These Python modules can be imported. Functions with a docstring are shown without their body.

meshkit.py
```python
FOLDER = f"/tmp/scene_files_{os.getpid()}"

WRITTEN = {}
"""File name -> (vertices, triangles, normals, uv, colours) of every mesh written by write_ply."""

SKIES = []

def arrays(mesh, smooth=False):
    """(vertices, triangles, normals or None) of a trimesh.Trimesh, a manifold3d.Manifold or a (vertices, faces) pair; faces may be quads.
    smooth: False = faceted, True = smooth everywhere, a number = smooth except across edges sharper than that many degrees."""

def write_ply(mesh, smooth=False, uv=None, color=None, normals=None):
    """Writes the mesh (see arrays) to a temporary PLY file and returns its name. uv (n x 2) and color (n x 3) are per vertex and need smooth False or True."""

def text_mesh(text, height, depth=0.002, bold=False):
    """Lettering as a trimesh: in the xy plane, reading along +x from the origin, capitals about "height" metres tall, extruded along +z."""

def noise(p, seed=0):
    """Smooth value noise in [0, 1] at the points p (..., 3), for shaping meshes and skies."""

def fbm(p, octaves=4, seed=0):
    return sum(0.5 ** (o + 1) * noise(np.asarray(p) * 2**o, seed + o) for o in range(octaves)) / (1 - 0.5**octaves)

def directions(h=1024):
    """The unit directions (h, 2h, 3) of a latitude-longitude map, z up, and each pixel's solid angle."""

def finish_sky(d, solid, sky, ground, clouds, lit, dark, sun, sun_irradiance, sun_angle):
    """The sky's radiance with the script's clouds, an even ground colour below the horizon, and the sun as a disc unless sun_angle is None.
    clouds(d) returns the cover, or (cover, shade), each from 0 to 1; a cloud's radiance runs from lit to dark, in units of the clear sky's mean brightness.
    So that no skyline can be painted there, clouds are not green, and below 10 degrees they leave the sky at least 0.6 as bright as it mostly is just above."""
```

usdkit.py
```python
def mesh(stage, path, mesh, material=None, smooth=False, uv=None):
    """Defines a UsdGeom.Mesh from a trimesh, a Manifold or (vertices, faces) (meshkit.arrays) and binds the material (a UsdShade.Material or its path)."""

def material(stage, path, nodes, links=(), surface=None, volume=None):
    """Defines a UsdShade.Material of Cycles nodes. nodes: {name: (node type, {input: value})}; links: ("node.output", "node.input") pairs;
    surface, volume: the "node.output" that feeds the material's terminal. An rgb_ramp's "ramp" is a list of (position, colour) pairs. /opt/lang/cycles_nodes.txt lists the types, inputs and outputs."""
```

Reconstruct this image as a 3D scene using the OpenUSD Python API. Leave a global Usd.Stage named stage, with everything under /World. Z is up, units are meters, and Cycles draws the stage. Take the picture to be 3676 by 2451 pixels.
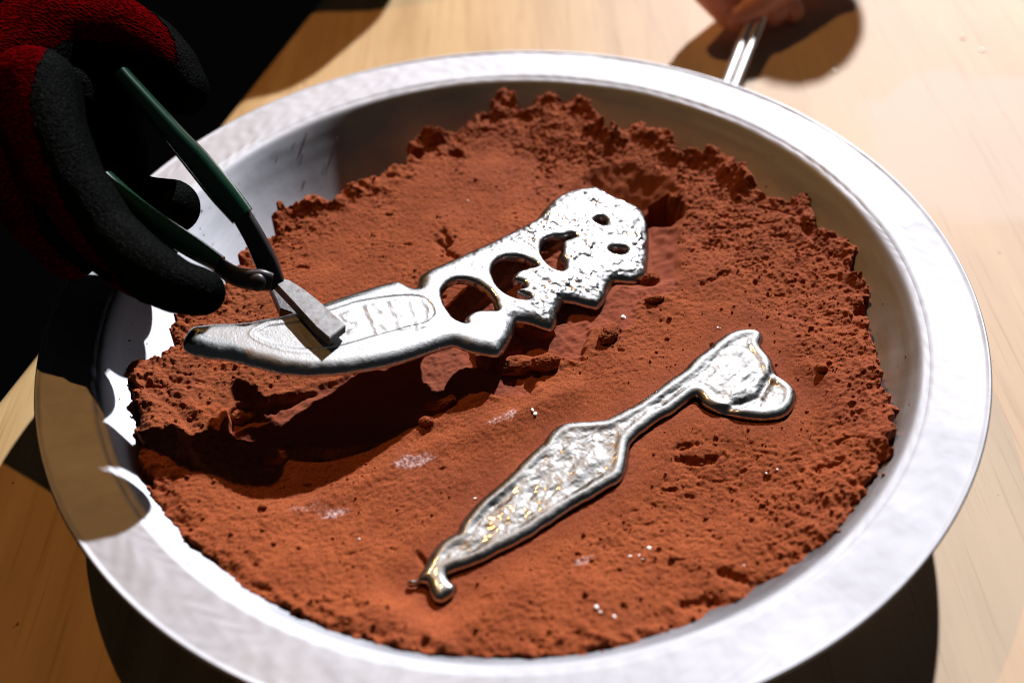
import math, numpy as np, trimesh, usdkit, manifold3d as mf
from pxr import Usd, UsdGeom, UsdLux, UsdShade, Gf, Sdf, Vt
from scipy.ndimage import gaussian_filter, map_coordinates
from scipy.spatial import Delaunay, cKDTree
import shapely
from shapely.geometry import Polygon, LineString, Point

stage = Usd.Stage.CreateInMemory()
UsdGeom.SetStageUpAxis(stage, UsdGeom.Tokens.z); UsdGeom.SetStageMetersPerUnit(stage, 1.0)
UsdGeom.Xform.Define(stage, '/World'); UsdGeom.Scope.Define(stage, '/World/Looks')
rng = np.random.default_rng(7)

# ------------------------------------------------------------------ camera
R = 0.2                    # radius of the pan's rim
RIM = 0.053                # height of the rim above the table top
W_, H_, F_ = 3676.0, 2451.0, 3820.0
EYE = np.array([0.00107, -1.70708, 1.59346]) * R + [0, 0, RIM]
RT = np.array([0.999475, -0.023216, -0.022618]); UP = np.array([0.032412, 0.715897, 0.697453]); FW = np.array([0, 0.69782, -0.716273])
cam = UsdGeom.Camera.Define(stage, '/World/camera')
M = np.eye(4); M[0, :3], M[1, :3], M[2, :3], M[3, :3] = RT, UP, -FW, EYE
cam.AddTransformOp().Set(Gf.Matrix4d(M.tolist()))
cam.CreateHorizontalApertureAttr(36.0); cam.CreateVerticalApertureAttr(36.0 * 682 / 1024)
cam.CreateFocalLengthAttr(36.0 * F_ / W_); cam.CreateClippingRangeAttr(Gf.Vec2f(0.01, 100))
cam.CreateFStopAttr(5.0); cam.CreateFocusDistanceAttr(0.455)
cam.CreateExposureAttr(1.1)

# ------------------------------------------------------------------ light: one hard cool-white key from behind right, one weak warm lamp from behind left, a dark room
KEY = np.array([0.59, 1.50, 1.0]); SECOND = np.array([-0.31, 0.63, 1.0])
def aim(prim, d):
    z = np.asarray(d, float) / np.linalg.norm(d); x = np.cross([0, 0, 1.0], z); x /= np.linalg.norm(x); y = np.cross(z, x)
    m = np.eye(4); m[0, :3], m[1, :3], m[2, :3] = x, y, z
    return m
key = UsdLux.DistantLight.Define(stage, '/World/key_light')
key.CreateNormalizeAttr(True); key.CreateIntensityAttr(1.0); key.CreateAngleAttr(1.1); key.CreateColorAttr(Gf.Vec3f(0.97, 0.97, 1.0))
key.AddTransformOp().Set(Gf.Matrix4d(aim(key, KEY).tolist()))
lamp = UsdLux.SphereLight.Define(stage, '/World/warm_lamp')
lamp.CreateRadiusAttr(0.02); lamp.CreateNormalizeAttr(True); lamp.CreateIntensityAttr(25.0); lamp.CreateColorAttr(Gf.Vec3f(1.0, 0.49, 0.15))
lp = SECOND / np.linalg.norm(SECOND) * 3.5 + [0, 0, RIM]
lamp.AddTranslateOp().Set(Gf.Vec3d(*lp.tolist()))
room = usdkit.material(stage, '/World/Looks/room_light', {"b": ("background_shader", {"color": (0.80, 0.9, 1.0), "strength": 0.011})}, [], surface="b.background")
dome = UsdLux.DomeLight.Define(stage, '/World/dim_room')
UsdShade.MaterialBindingAPI.Apply(dome.GetPrim()).Bind(room)

# ------------------------------------------------------------------ helpers
def A(*p): return np.array(p, float)
def ray(px, py):
    px, py = np.asarray(px, float), np.asarray(py, float)
    return FW + ((px - W_ / 2) / F_)[..., None] * RT - ((py - H_ / 2) / F_)[..., None] * UP
def onplane(pts, o, n):
    """points of the photograph (3676 x 2451) -> points on a plane of the scene"""
    pts = np.asarray(pts, float); r = ray(pts[:, 0], pts[:, 1])
    t = ((np.asarray(o) - EYE) @ n) / (r @ n)
    return EYE + r * t[:, None]
def atz(pts, z): return onplane(np.atleast_2d(pts), A(0, 0, z), A(0, 0, 1))
def atd(px, py, d): return EYE + ray(px, py) * d
def zoomed(pts, s, ox, oy): return np.array(pts, float) * s + [ox, oy]
used = {}
def uname(parent, name):
    k = used.get((parent, name), 0); used[(parent, name)] = k + 1
    return f'{parent}/{name}' + (f'_{k:03d}' if k else '')
def setdata(prim, label=None, cat=None, group=None, kind=None):
    for k, v in (('label', label), ('category', cat), ('group', group), ('kind', kind)):
        if v: prim.SetCustomDataByKey(k, v)
def thing(name, label, cat, group=None, loc=(0, 0, 0)):
    x = UsdGeom.Xform.Define(stage, uname('/World', name))
    if any(loc): x.AddTranslateOp().Set(Gf.Vec3d(*map(float, loc)))
    setdata(x.GetPrim(), label, cat, group)
    return str(x.GetPath())
def obj(name, mesh, mat, parent='/World', smooth=40, label=None, cat=None, group=None, kind=None, pv=None):
    m = usdkit.mesh(stage, uname(parent, name), mesh, '/World/Looks/' + mat, smooth=smooth)
    for k, v in (pv or {}).items():
        UsdGeom.PrimvarsAPI(m).CreatePrimvar(k, Sdf.ValueTypeNames.FloatArray, 'vertex').Set(Vt.FloatArray.FromNumpy(np.asarray(v, np.float32)))
    setdata(m.GetPrim(), label, cat, group, kind)
    return str(m.GetPath())
def sstep(a, b, x):
    t = np.clip((x - a) / (b - a), 0, 1); return t * t * (3 - 2 * t)
def spline(pts, n=8, closed=True):
    """Catmull-Rom through the points"""
    p = np.asarray(pts, float); N = len(p); out = []
    t = np.linspace(0, 1, n, endpoint=False)[:, None]
    for i in range(N if closed else N - 1):
        if closed: a, b, c, d = p[i - 1], p[i], p[(i + 1) % N], p[(i + 2) % N]
        else: a, b, c, d = p[max(i - 1, 0)], p[i], p[i + 1], p[min(i + 2, N - 1)]
        out.append(.5 * (2 * b + (c - a) * t + (2 * a - 5 * b + 4 * c - d) * t**2 + (3 * b - a - 3 * c + d) * t**3))
    if not closed: out.append(p[-1:])
    return np.vstack(out)
def resample(p, step, closed=True):
    p = np.vstack([p, p[:1]]) if closed else p
    L = np.r_[0, np.cumsum(np.linalg.norm(np.diff(p, axis=0), axis=1))]
    n = max(int(round(L[-1] / step)), 4); s = np.linspace(0, L[-1], n, endpoint=not closed)
    return np.stack([np.interp(s, L, p[:, k]) for k in range(p.shape[1])], 1)
def sweep(pts, hw, ht, side, expo=2.5, k=20, cap=True):
    """rings of a superellipse along pts; hw: half width along the direction side x tangent, ht: half height along side"""
    p = np.asarray(pts, float); n = len(p); hw = np.broadcast_to(hw, n); ht = np.broadcast_to(ht, n)
    tg = np.gradient(p, axis=0); tg /= np.linalg.norm(tg, axis=1, keepdims=True)
    a = np.linspace(0, 2 * np.pi, k, endpoint=False); c, s = np.cos(a), np.sin(a)
    c, s = np.sign(c) * abs(c)**(2 / expo), np.sign(s) * abs(s)**(2 / expo)
    V = []
    for i in range(n):
        w = np.cross(side, tg[i]); w /= np.linalg.norm(w); u = np.cross(tg[i], w)
        V.append(p[i] + np.outer(c * hw[i], w) + np.outer(s * ht[i], u))
    V = np.vstack(V); Fc = []
    for i in range(n - 1):
        for j in range(k):
            q = [i * k + j, i * k + (j + 1) % k, (i + 1) * k + (j + 1) % k, (i + 1) * k + j]
            Fc += [[q[0], q[1], q[2]], [q[0], q[2], q[3]]]
    if cap:
        c0 = len(V); V = np.vstack([V, p[:1], p[-1:]])
        for j in range(k):
            Fc += [[c0, (j + 1) % k, j], [c0 + 1, (n - 1) * k + j, (n - 1) * k + (j + 1) % k]]
    return trimesh.Trimesh(V, Fc, process=False)
def sphere(c, r, k=20):
    return mf.Manifold.sphere(r, k).translate([float(x) for x in c])
def body(chains, edge=0.003, it=8):
    """one continuous skin over chains of (point, radius): hulls of spheres, joined, refined and smoothed"""
    parts = []
    for ch in chains:
        for (a, ra), (b, rb) in zip(ch[:-1], ch[1:]):
            parts.append(mf.Manifold.batch_hull([sphere(a, ra), sphere(b, rb)]))
    m = mf.Manifold.batch_boolean(parts, mf.OpType.Add).refine_to_length(edge).to_mesh()
    t = trimesh.Trimesh(m.vert_properties[:, :3], m.tri_verts, process=True)
    trimesh.smoothing.filter_taubin(t, lamb=.5, nu=.53, iterations=it)
    return t
def rounded_plate(poly3, normal, thick, ch=0.0004):
    """polygon (N x 3, planar) extruded down its normal, with chamfered edges"""
    o = poly3.mean(0); u = poly3[1] - poly3[0]; u -= normal * (u @ normal); u /= np.linalg.norm(u); v = np.cross(normal, u)
    P = Polygon(np.stack([(poly3 - o) @ u, (poly3 - o) @ v], 1)).buffer(0)
    inner = P.buffer(-ch, join_style=2)
    def cs(g): return mf.CrossSection([np.array(shapely.geometry.polygon.orient(g).exterior.coords[:-1])])
    lo = mf.Manifold.extrude(cs(P), thick - 2 * ch).translate([0, 0, ch - thick]); hi = mf.Manifold.extrude(cs(inner), thick).translate([0, 0, -thick])
    def pts(m): return m.to_mesh().vert_properties[:, :3]
    if len(P.exterior.coords) - len(inner.exterior.coords) == 0 and P.equals(P.convex_hull): m = mf.Manifold.hull_points(np.vstack([pts(lo), pts(hi)]))
    else: m = lo + hi
    g = m.to_mesh(); X = g.vert_properties[:, :3]
    return trimesh.Trimesh(o + np.outer(X[:, 0], u) + np.outer(X[:, 1], v) + np.outer(X[:, 2], normal), g.tri_verts, process=False)
def noise2(shape, sigma, seed):
    """smooth noise of unit variance on a grid; coarse ones are made on a coarser grid"""
    r = np.random.default_rng(seed); f = max(int(sigma // 3), 1)
    s = (shape[0] // f + 3, shape[1] // f + 3)
    g = gaussian_filter(r.standard_normal(s), sigma / f, mode='wrap'); g /= g.std()
    if f == 1: return g[:shape[0], :shape[1]]
    i, j = np.meshgrid(np.arange(shape[0]) / f, np.arange(shape[1]) / f, indexing='ij')
    return map_coordinates(g, [i, j], order=3, mode='nearest')
def polyline_dist(P, line, signed=False):
    """distance of points P (N x 2) to a polyline, and the side (positive = left of its direction)"""
    best = np.full(len(P), 1e9); sg = np.zeros(len(P)); at = np.zeros(len(P)); L = 0
    for a, b in zip(line[:-1], line[1:]):
        d = b - a; l2 = d @ d; t = np.clip(((P - a) @ d) / l2, 0, 1); q = a + t[:, None] * d; dist = np.linalg.norm(P - q, axis=1)
        m = dist < best; best[m] = dist[m]; c = d[0] * (P[:, 1] - a[1]) - d[1] * (P[:, 0] - a[0]); sg[m] = np.sign(c[m]); at[m] = L + t[m] * math.sqrt(l2); L += math.sqrt(l2)
    return best, sg, at / max(L, 1e-9)

# ------------------------------------------------------------------ materials
def mat(name, nodes, links, surface="p.BSDF"): usdkit.material(stage, '/World/Looks/' + name, nodes, links, surface=surface)
def plain(name, col, rough=.5, metal=0., spec=.5, **kw): mat(name, {"p": ("principled_bsdf", {"base_color": col, "roughness": rough, "metallic": metal, "specular_ior_level": spec, **kw})}, [])
# moulding sand: brick red, darker and pinker where the metal has lain, white parting powder in patches
mat('sand', {
    "g": ("geometry", {}), "n1": ("noise_texture", {"scale": 60., "detail": 4., "roughness": .6}), "n2": ("noise_texture", {"scale": 1900., "detail": 2., "roughness": .7}),
    "r1": ("rgb_ramp", {"ramp": [(.3, (.23, .053, .0160)), (.7, (.33, .083, .0260))]}),
    "r2": ("rgb_ramp", {"ramp": [(.34, (.36, .33, .31)), (.5, (1, 1, 1)), (.66, (1.15, 1.15, 1.15)), (.74, (1.7, 1.8, 1.9))]}),
    "mul": ("mix", {"mix_type": "multiply", "fac": 1.0}),
    "dampA": ("attribute", {"attribute": "damp"}), "damp": ("mix", {"color2": (.24, .062, .036)}),
    "powA": ("attribute", {"attribute": "powder"}), "n3": ("noise_texture", {"scale": 800., "detail": 4., "roughness": .8}),
    "pm": ("math", {"math_type": "multiply"}), "pr": ("map_range", {"from_min": .42, "from_max": .74, "clamp": True}), "pow": ("mix", {"color2": (.78, .66, .68)}),
    "bump": ("bump", {"strength": .5, "distance": .0004}),
    "p": ("principled_bsdf", {"roughness": .95, "specular_ior_level": .15, "diffuse_roughness": .3})},
    [("g.position", "n1.vector"), ("g.position", "n2.vector"), ("g.position", "n3.vector"), ("n1.fac", "r1.fac"), ("n2.fac", "r2.fac"), ("r1.color", "mul.color1"), ("r2.color", "mul.color2"),
     ("mul.color", "damp.color1"), ("dampA.fac", "damp.fac"), ("damp.color", "pow.color1"), ("powA.fac", "pm.value1"), ("n3.fac", "pm.value2"), ("pm.value", "pr.value"), ("pr.result", "pow.fac"),
     ("pow.color", "p.base_color"), ("n2.fac", "bump.height"), ("bump.normal", "p.normal")])
mat('aluminium', {
    "g": ("geometry", {}), "n": ("noise_texture", {"scale": 900., "detail": 3.}), "n2": ("noise_texture", {"scale": 9., "detail": 5., "roughness": .65}),
    "dx": ("attribute", {"attribute": "dirx"}), "dy": ("attribute", {"attribute": "diry"}), "dr": ("attribute", {"attribute": "rad"}), "cv": ("combine_xyz", {}),
    "ns": ("noise_texture", {"scale": 1., "detail": 5., "roughness": .7}), "sc": ("rgb_ramp", {"ramp": [(.30, (.80, .79, .78)), (.5, (1, 1, 1)), (.75, (1.08, 1.07, 1.05))]}), "mm": ("mix", {"mix_type": "multiply", "fac": .45}),
    "rr": ("map_range", {"from_min": .3, "from_max": .7, "to_min": .56, "to_max": .68}), "b": ("bump", {"strength": .2, "distance": .00004}), "b2": ("bump", {"strength": .16, "distance": .00006}),
    "c": ("rgb_ramp", {"ramp": [(.3, (.175, .180, .197)), (.7, (.20, .205, .225))]}), "fl": ("attribute", {"attribute": "wall_light_tint"}), "mw": ("mix", {"color2": (.34, .35, .385)}),
    "p": ("metallic_bsdf", {"distribution": "beckmann", "fresnel_type": "f82", "edge_tint": (.95, .95, .97)})},
    [("g.position", "n.vector"), ("g.position", "n2.vector"), ("n2.fac", "rr.value"), ("rr.result", "p.roughness"), ("n.fac", "b.height"), ("ns.fac", "b2.height"), ("b.normal", "b2.normal"), ("b2.normal", "p.normal"), ("n2.fac", "c.fac"),
     ("dx.fac", "cv.x"), ("dy.fac", "cv.y"), ("dr.fac", "cv.z"), ("cv.vector", "ns.vector"), ("ns.fac", "sc.fac"), ("c.color", "mw.color1"), ("fl.fac", "mw.fac"), ("mw.color", "mm.color1"), ("sc.color", "mm.color2"), ("mm.color", "p.color")])
def casting(name, s1, s2, st, col):
    mat(name, {"g": ("geometry", {}), "n": ("noise_texture", {"scale": s1, "detail": 3., "roughness": .6, "distortion": .4}), "v": ("voronoi_texture", {"scale": s2}),
        "b1": ("bump", {"strength": st, "distance": .0004}), "b2": ("bump", {"strength": st * .6, "distance": .0003}), "n3": ("noise_texture", {"scale": 260., "detail": 4.}), "rr": ("map_range", {"from_min": .3, "from_max": .7, "to_min": .47, "to_max": .56}),
        "a": ("metallic_bsdf", {"distribution": "beckmann", "fresnel_type": "f82", "color": col, "edge_tint": (.8, .8, .8)}),
        "c": ("metallic_bsdf", {"distribution": "ggx", "fresnel_type": "f82", "color": (.72, .72, .70), "edge_tint": (.9, .9, .9), "roughness": .13}), "p": ("mix_closure", {"fac": .38})},
        [("g.position", "n.vector"), ("g.position", "v.vector"), ("g.position", "n3.vector"), ("n3.fac", "rr.value"), ("rr.result", "a.roughness"), ("n.fac", "b1.height"), ("v.distance", "b2.height"), ("b1.normal", "b2.normal"), ("b2.normal", "a.normal"), ("b2.normal", "c.normal"),
         ("a.BSDF", "p.closure1"), ("c.BSDF", "p.closure2")], surface="p.closure")
casting('tin', 700., 1300., .20, (.15, .152, .155))
casting('tin_rough', 420., 800., .16, (.19, .191, .19))
plain('grip_green', (.0012, .024, .012), .22, coat_weight=.3)
mat('black_steel', {"g": ("geometry", {}), "n": ("noise_texture", {"scale": 500., "detail": 4.}), "b": ("bump", {"strength": .3, "distance": .0003}), "p": ("principled_bsdf", {"base_color": (.035, .033, .035), "metallic": .7, "roughness": .42})},
    [("g.position", "n.vector"), ("n.fac", "b.height"), ("b.normal", "p.normal")])
mat('jaw_steel', {"g": ("geometry", {}), "n": ("noise_texture", {"scale": 350., "detail": 5., "roughness": .7}), "r": ("rgb_ramp", {"ramp": [(.30, (.08, .04, .025)), (.40, (.085, .085, .088)), (.7, (.14, .14, .146))]}), "b": ("bump", {"strength": .2, "distance": .0003}),
    "p": ("principled_bsdf", {"metallic": .9, "roughness": .60})}, [("g.position", "n.vector"), ("n.fac", "r.fac"), ("r.color", "p.base_color"), ("n.fac", "b.height"), ("b.normal", "p.normal")])
mat('glove_knit', {"g": ("geometry", {}), "m": ("mapping", {"rotation": (.3, .5, .6), "scale": (1., 1.6, 1.)}), "w": ("wave_texture", {"scale": 210., "distortion": 1.2, "detail": 1., "detail_scale": 3.}), "v": ("voronoi_texture", {"scale": 620.}),
    "c": ("rgb_ramp", {"ramp": [(.2, (.014, .0003, .0005)), (.8, (.075, .0006, .0012))]}), "b": ("bump", {"strength": .8, "distance": .0007}), "p": ("principled_bsdf", {"roughness": .9, "specular_ior_level": .0})},
    [("g.position", "m.vector"), ("m.vector", "v.vector"), ("v.distance", "c.fac"), ("c.color", "p.base_color"), ("v.distance", "b.height"), ("b.normal", "p.normal")])
mat('glove_rubber', {"g": ("geometry", {}), "n": ("noise_texture", {"scale": 700., "detail": 3., "roughness": .6, "distortion": 1.}), "b": ("bump", {"strength": 1., "distance": .0009}), "d": ("diffuse_bsdf", {"color": (.0012, .0016, .0015)}), "gl": ("glossy_bsdf", {"color": (.5, .5, .5), "roughness": .5}), "p": ("mix_closure", {"fac": .004})},
    [("g.position", "n.vector"), ("n.fac", "b.height"), ("b.normal", "d.normal"), ("b.normal", "gl.normal"), ("d.BSDF", "p.closure1"), ("gl.BSDF", "p.closure2")], surface="p.closure")
plain('black_cloth', (.004, .004, .0045), .95, spec=.0)
plain('dark_floor', (.0008, .0008, .0008), .9, spec=.0)
mat('skin', {"g": ("geometry", {}), "n": ("noise_texture", {"scale": 900., "detail": 3.}), "b": ("bump", {"strength": .25, "distance": .0004}), "p": ("principled_bsdf", {"base_color": (.55, .22, .14), "roughness": .5, "subsurface_weight": .15, "subsurface_scale": .01})},
    [("g.position", "n.vector"), ("n.fac", "b.height"), ("b.normal", "p.normal")])
plain('nail', (.62, .36, .29), .3)
plain('bright_steel', (.75, .74, .74), .25, metal=1.)
plain('fleck_white', (.85, .83, .82), .5)
plain('fleck_pink', (.85, .30, .28), .5)
# old varnished wood: grain along y, darker streaks, pores, a paler patch of wear, key sheen painted paler to the right
mat('wood', {
    "g": ("geometry", {}), "m": ("mapping", {"scale": (26., 2.2, 26.), "rotation": (0., 0., .08)}), "n": ("noise_texture", {"scale": 1.6, "detail": 6., "roughness": .62, "distortion": .6}),
    "r": ("rgb_ramp", {"ramp": [(.28, (.34, .205, .080)), (.46, (.44, .29, .135)), (.6, (.49, .335, .165)), (.75, (.53, .375, .195))]}),
    "m2": ("mapping", {"scale": (380., 7., 380.), "rotation": (0., 0., .08)}), "n2": ("noise_texture", {"scale": 1., "detail": 3., "roughness": .6}), "r2": ("rgb_ramp", {"ramp": [(.26, (.80, .75, .70)), (.42, (1, 1, 1))]}), "x": ("mix", {"mix_type": "multiply", "fac": .8}),
    "n3": ("noise_texture", {"scale": 5., "detail": 3.}), "r3": ("rgb_ramp", {"ramp": [(.3, (.80, .76, .72)), (.7, (1.12, 1.12, 1.12))]}), "x3": ("mix", {"mix_type": "multiply", "fac": 1.}),
    "n4": ("noise_texture", {"scale": 130., "detail": 2., "roughness": .5}), "r4": ("rgb_ramp", {"ramp": [(.22, (.12, .08, .06)), (.27, (1, 1, 1))]}), "x4": ("mix", {"mix_type": "multiply", "fac": 1.}),
    "worn_sheenA": ("attribute", {"attribute": "worn_sheen"}), "wm": ("mix", {"color2": (.52, .43, .365)}), "wf": ("math", {"math_type": "multiply", "value2": .85}), "x5": ("mix", {"mix_type": "multiply", "fac": .8}),
    "rw": ("map_range", {"from_min": 0., "from_max": 1., "to_min": .58, "to_max": .64}), "b": ("bump", {"strength": .2, "distance": .00008}),
    "p": ("principled_bsdf", {"specular_ior_level": .12})},
    [("g.position", "m.vector"), ("m.vector", "n.vector"), ("n.fac", "r.fac"), ("g.position", "m2.vector"), ("m2.vector", "n2.vector"), ("n2.fac", "r2.fac"), ("r.color", "x.color1"), ("r2.color", "x.color2"),
     ("g.position", "n3.vector"), ("n3.fac", "r3.fac"), ("x.color", "x3.color1"), ("r3.color", "x3.color2"), ("g.position", "n4.vector"), ("n4.fac", "r4.fac"), ("x3.color", "x4.color1"), ("r4.color", "x4.color2"),
     ("worn_sheenA.fac", "wf.value1"), ("wf.value", "wm.fac"), ("x4.color", "wm.color1"), ("wm.color", "x5.color1"), ("r2.color", "x5.color2"), ("x5.color", "p.base_color"), ("worn_sheenA.fac", "rw.value"), ("rw.result", "p.roughness"), ("n2.fac", "b.height"), ("b.normal", "p.normal")])

# ------------------------------------------------------------------ floor and work table
obj('floor', trimesh.creation.box(extents=(5, 5, .02), transform=trimesh.transformations.translation_matrix((0, .6, -.76))), 'dark_floor', smooth=False, kind='structure')
tabt = thing('work_table', 'varnished wooden work table under the round metal pan', 'table')
e0, ed = A(-.755, 1.491) * R, A(-.29, -.957) / np.linalg.norm([.29, .957])       # the table's left edge
x0 = lambda y: e0[0] + ed[0] / ed[1] * (y - e0[1])
ny, nx = 150, 130
ys = np.linspace(-.55, 1.05, ny); TV = []
for y in ys:
    xs = x0(y) + (0.75 - x0(y)) * np.r_[0, .002, .006, np.linspace(.012, 1, nx - 3)]
    for k, x in enumerate(xs): TV.append((x, y, [-.006, -.0016, -.0003][k] if k < 3 else 0))
TV = np.array(TV); I = np.arange(ny * nx).reshape(ny, nx)
TF = np.vstack([np.stack([I[:-1, :-1], I[:-1, 1:], I[1:, 1:]], -1).reshape(-1, 3), np.stack([I[:-1, :-1], I[1:, 1:], I[1:, :-1]], -1).reshape(-1, 3)])
# side and underside
rim_i = np.r_[I[:, 0][::-1], I[0, 1:], I[1:, -1], I[-1, 1:-1][::-1]]
low = TV[rim_i].copy(); low[:, 2] = -.035; b0 = len(TV); nb = len(rim_i)
j = np.arange(nb); TF = np.vstack([TF, np.stack([rim_i[j], b0 + j, rim_i[(j + 1) % nb]], 1), np.stack([rim_i[(j + 1) % nb], b0 + j, b0 + (j + 1) % nb], 1)])
TV = np.vstack([TV, low, [[.1, .25, -.035]]]); TF = np.vstack([TF, np.stack([np.full(nb, b0 + nb), b0 + (j + 1) % nb, b0 + j], 1)])
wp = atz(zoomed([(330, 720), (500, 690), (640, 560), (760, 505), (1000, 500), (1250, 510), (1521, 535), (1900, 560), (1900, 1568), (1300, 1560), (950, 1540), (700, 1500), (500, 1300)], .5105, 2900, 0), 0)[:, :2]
worn_sheen_ = sstep(-.006, .006, np.array([(1 if Polygon(wp).contains(Point(*q)) else -1) * Polygon(wp).exterior.distance(Point(*q)) for q in TV[:, :2]]))
worn_sheen_ = np.maximum(worn_sheen_, .62 * sstep(-.05, .14, TV[:, 0]))  # paler colour towards the right paints in the key light's sheen
obj('tabletop', (TV, TF), 'wood', tabt, smooth=True, pv={'worn_sheen': worn_sheen_})
for x, y in ((-.30, -.45), (.68, -.48), (.68, .98), (.02, .98)):
    obj('leg', trimesh.creation.box(extents=(.07, .07, .715), transform=trimesh.transformations.translation_matrix((x, y, -.3925))), 'wood', tabt, smooth=False)

# ------------------------------------------------------------------ the pan
prof = [(.1995, RIM - .0022), (.2003, RIM - .0012), (.2005, RIM - .0002), (.2000, RIM + .0004), (.1992, RIM + .0003)]                 # lip
prof += [(r, RIM - .0002 - (.1990 - r) / .022 * .0024) for r in np.linspace(.1985, .1785, 22)]
prof += list(map(tuple, spline([(.1775, RIM - .0030), (.1747, RIM - .0040), (.1714, RIM - .0070), (.1660, RIM - .0128), (.160, RIM - .0192), (.151, RIM - .0285), (.141, RIM - .0385), (.132, RIM - .0470), (.124, RIM - .0505), (.10, RIM - .0508), (.06, RIM - .0509)], 5, False)))
prof = np.array(prof + [(.002, RIM - .0509)]); na = 720
an = np.linspace(0, 2 * np.pi, na, endpoint=False); pr = np.random.default_rng(3)
def ring_noise(nr, sa, sr, seed):
    g = gaussian_filter(np.random.default_rng(seed).standard_normal((nr, na)), (sr, sa), mode=('nearest', 'wrap')); return g / g.std()
rr, zz = np.repeat(prof[:, :1], na, 1), np.repeat(prof[:, 1:], na, 1)
fl = ((prof[:, 0] > .1755) & (prof[:, 0] < .1986))[:, None]
zz = zz + fl * (.00006 * ring_noise(len(prof), 5, 3, 1) + .00006 * np.cos(an * 110 + 2.2 * ring_noise(len(prof), 8, 2, 2)) * np.cos((prof[:, :1] - .187) / .0085 * np.pi))
zz = zz + .0007 * np.sin(2 * an + .6) * sstep(.15, .2, prof[:, :1]); rr = rr * (1 + .0006 * np.sin(3 * an + 1))
wall = ((prof[:, 0] < .1695) & (prof[:, 0] > .125))[:, None]
rr = rr + wall * .00008 * ring_noise(len(prof), 9, 2, 5)
PV = np.stack([rr * np.cos(an), rr * np.sin(an), zz], -1).reshape(-1, 3)
# outside skin, 1 mm behind
dp = np.gradient(prof, axis=0); nrm = np.stack([-dp[:, 1], dp[:, 0]], 1); nrm /= np.linalg.norm(nrm, axis=1, keepdims=True)
outp = prof[5:] + nrm[5:] * .0011; outp = np.vstack([[.1992, RIM - .0018], outp])
PO = np.stack([np.outer(outp[:, 0], np.cos(an)), np.outer(outp[:, 0], np.sin(an)), np.repeat(outp[:, 1:], na, 1)], -1).reshape(-1, 3)
def rings(n, flip, base=0):
    I = base + np.arange(n * na).reshape(n, na); J = np.roll(I, -1, 1)
    f = np.vstack([np.stack([I[:-1], J[:-1], J[1:]], -1).reshape(-1, 3), np.stack([I[:-1], J[1:], I[1:]], -1).reshape(-1, 3)])
    return f[:, ::-1] if flip else f
test_n = np.cross(PV[na * 10 + 1] - PV[na * 10], PV[na * 11 + 1] - PV[na * 10])
flip = test_n[2] < 0
print('pan outer lowest', PO[:, 2].min())
pant = thing('metal_pan', 'wide round aluminium pan with hammered flat rim, filled with red sand', 'pan')
def brushed(V):
    r = np.hypot(V[:, 0], V[:, 1]) + 1e-9; k = np.where(r > .1755, 38., 16.); return {'dirx': V[:, 0] / r * k, 'diry': V[:, 1] / r * k, 'rad': np.where(r > .1755, r * 60., r * 900.), 'wall_light_tint': 1 - sstep(.1700, .1765, r)}  # light painted into the inner wall: its colour is lifted above the flange's
obj('bowl', (PV, rings(len(prof), flip)), 'aluminium', pant, smooth=True, pv=brushed(PV))
obj('underside', (PO, rings(len(outp), not flip)), 'aluminium', pant, smooth=True, pv=brushed(PO))

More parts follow.
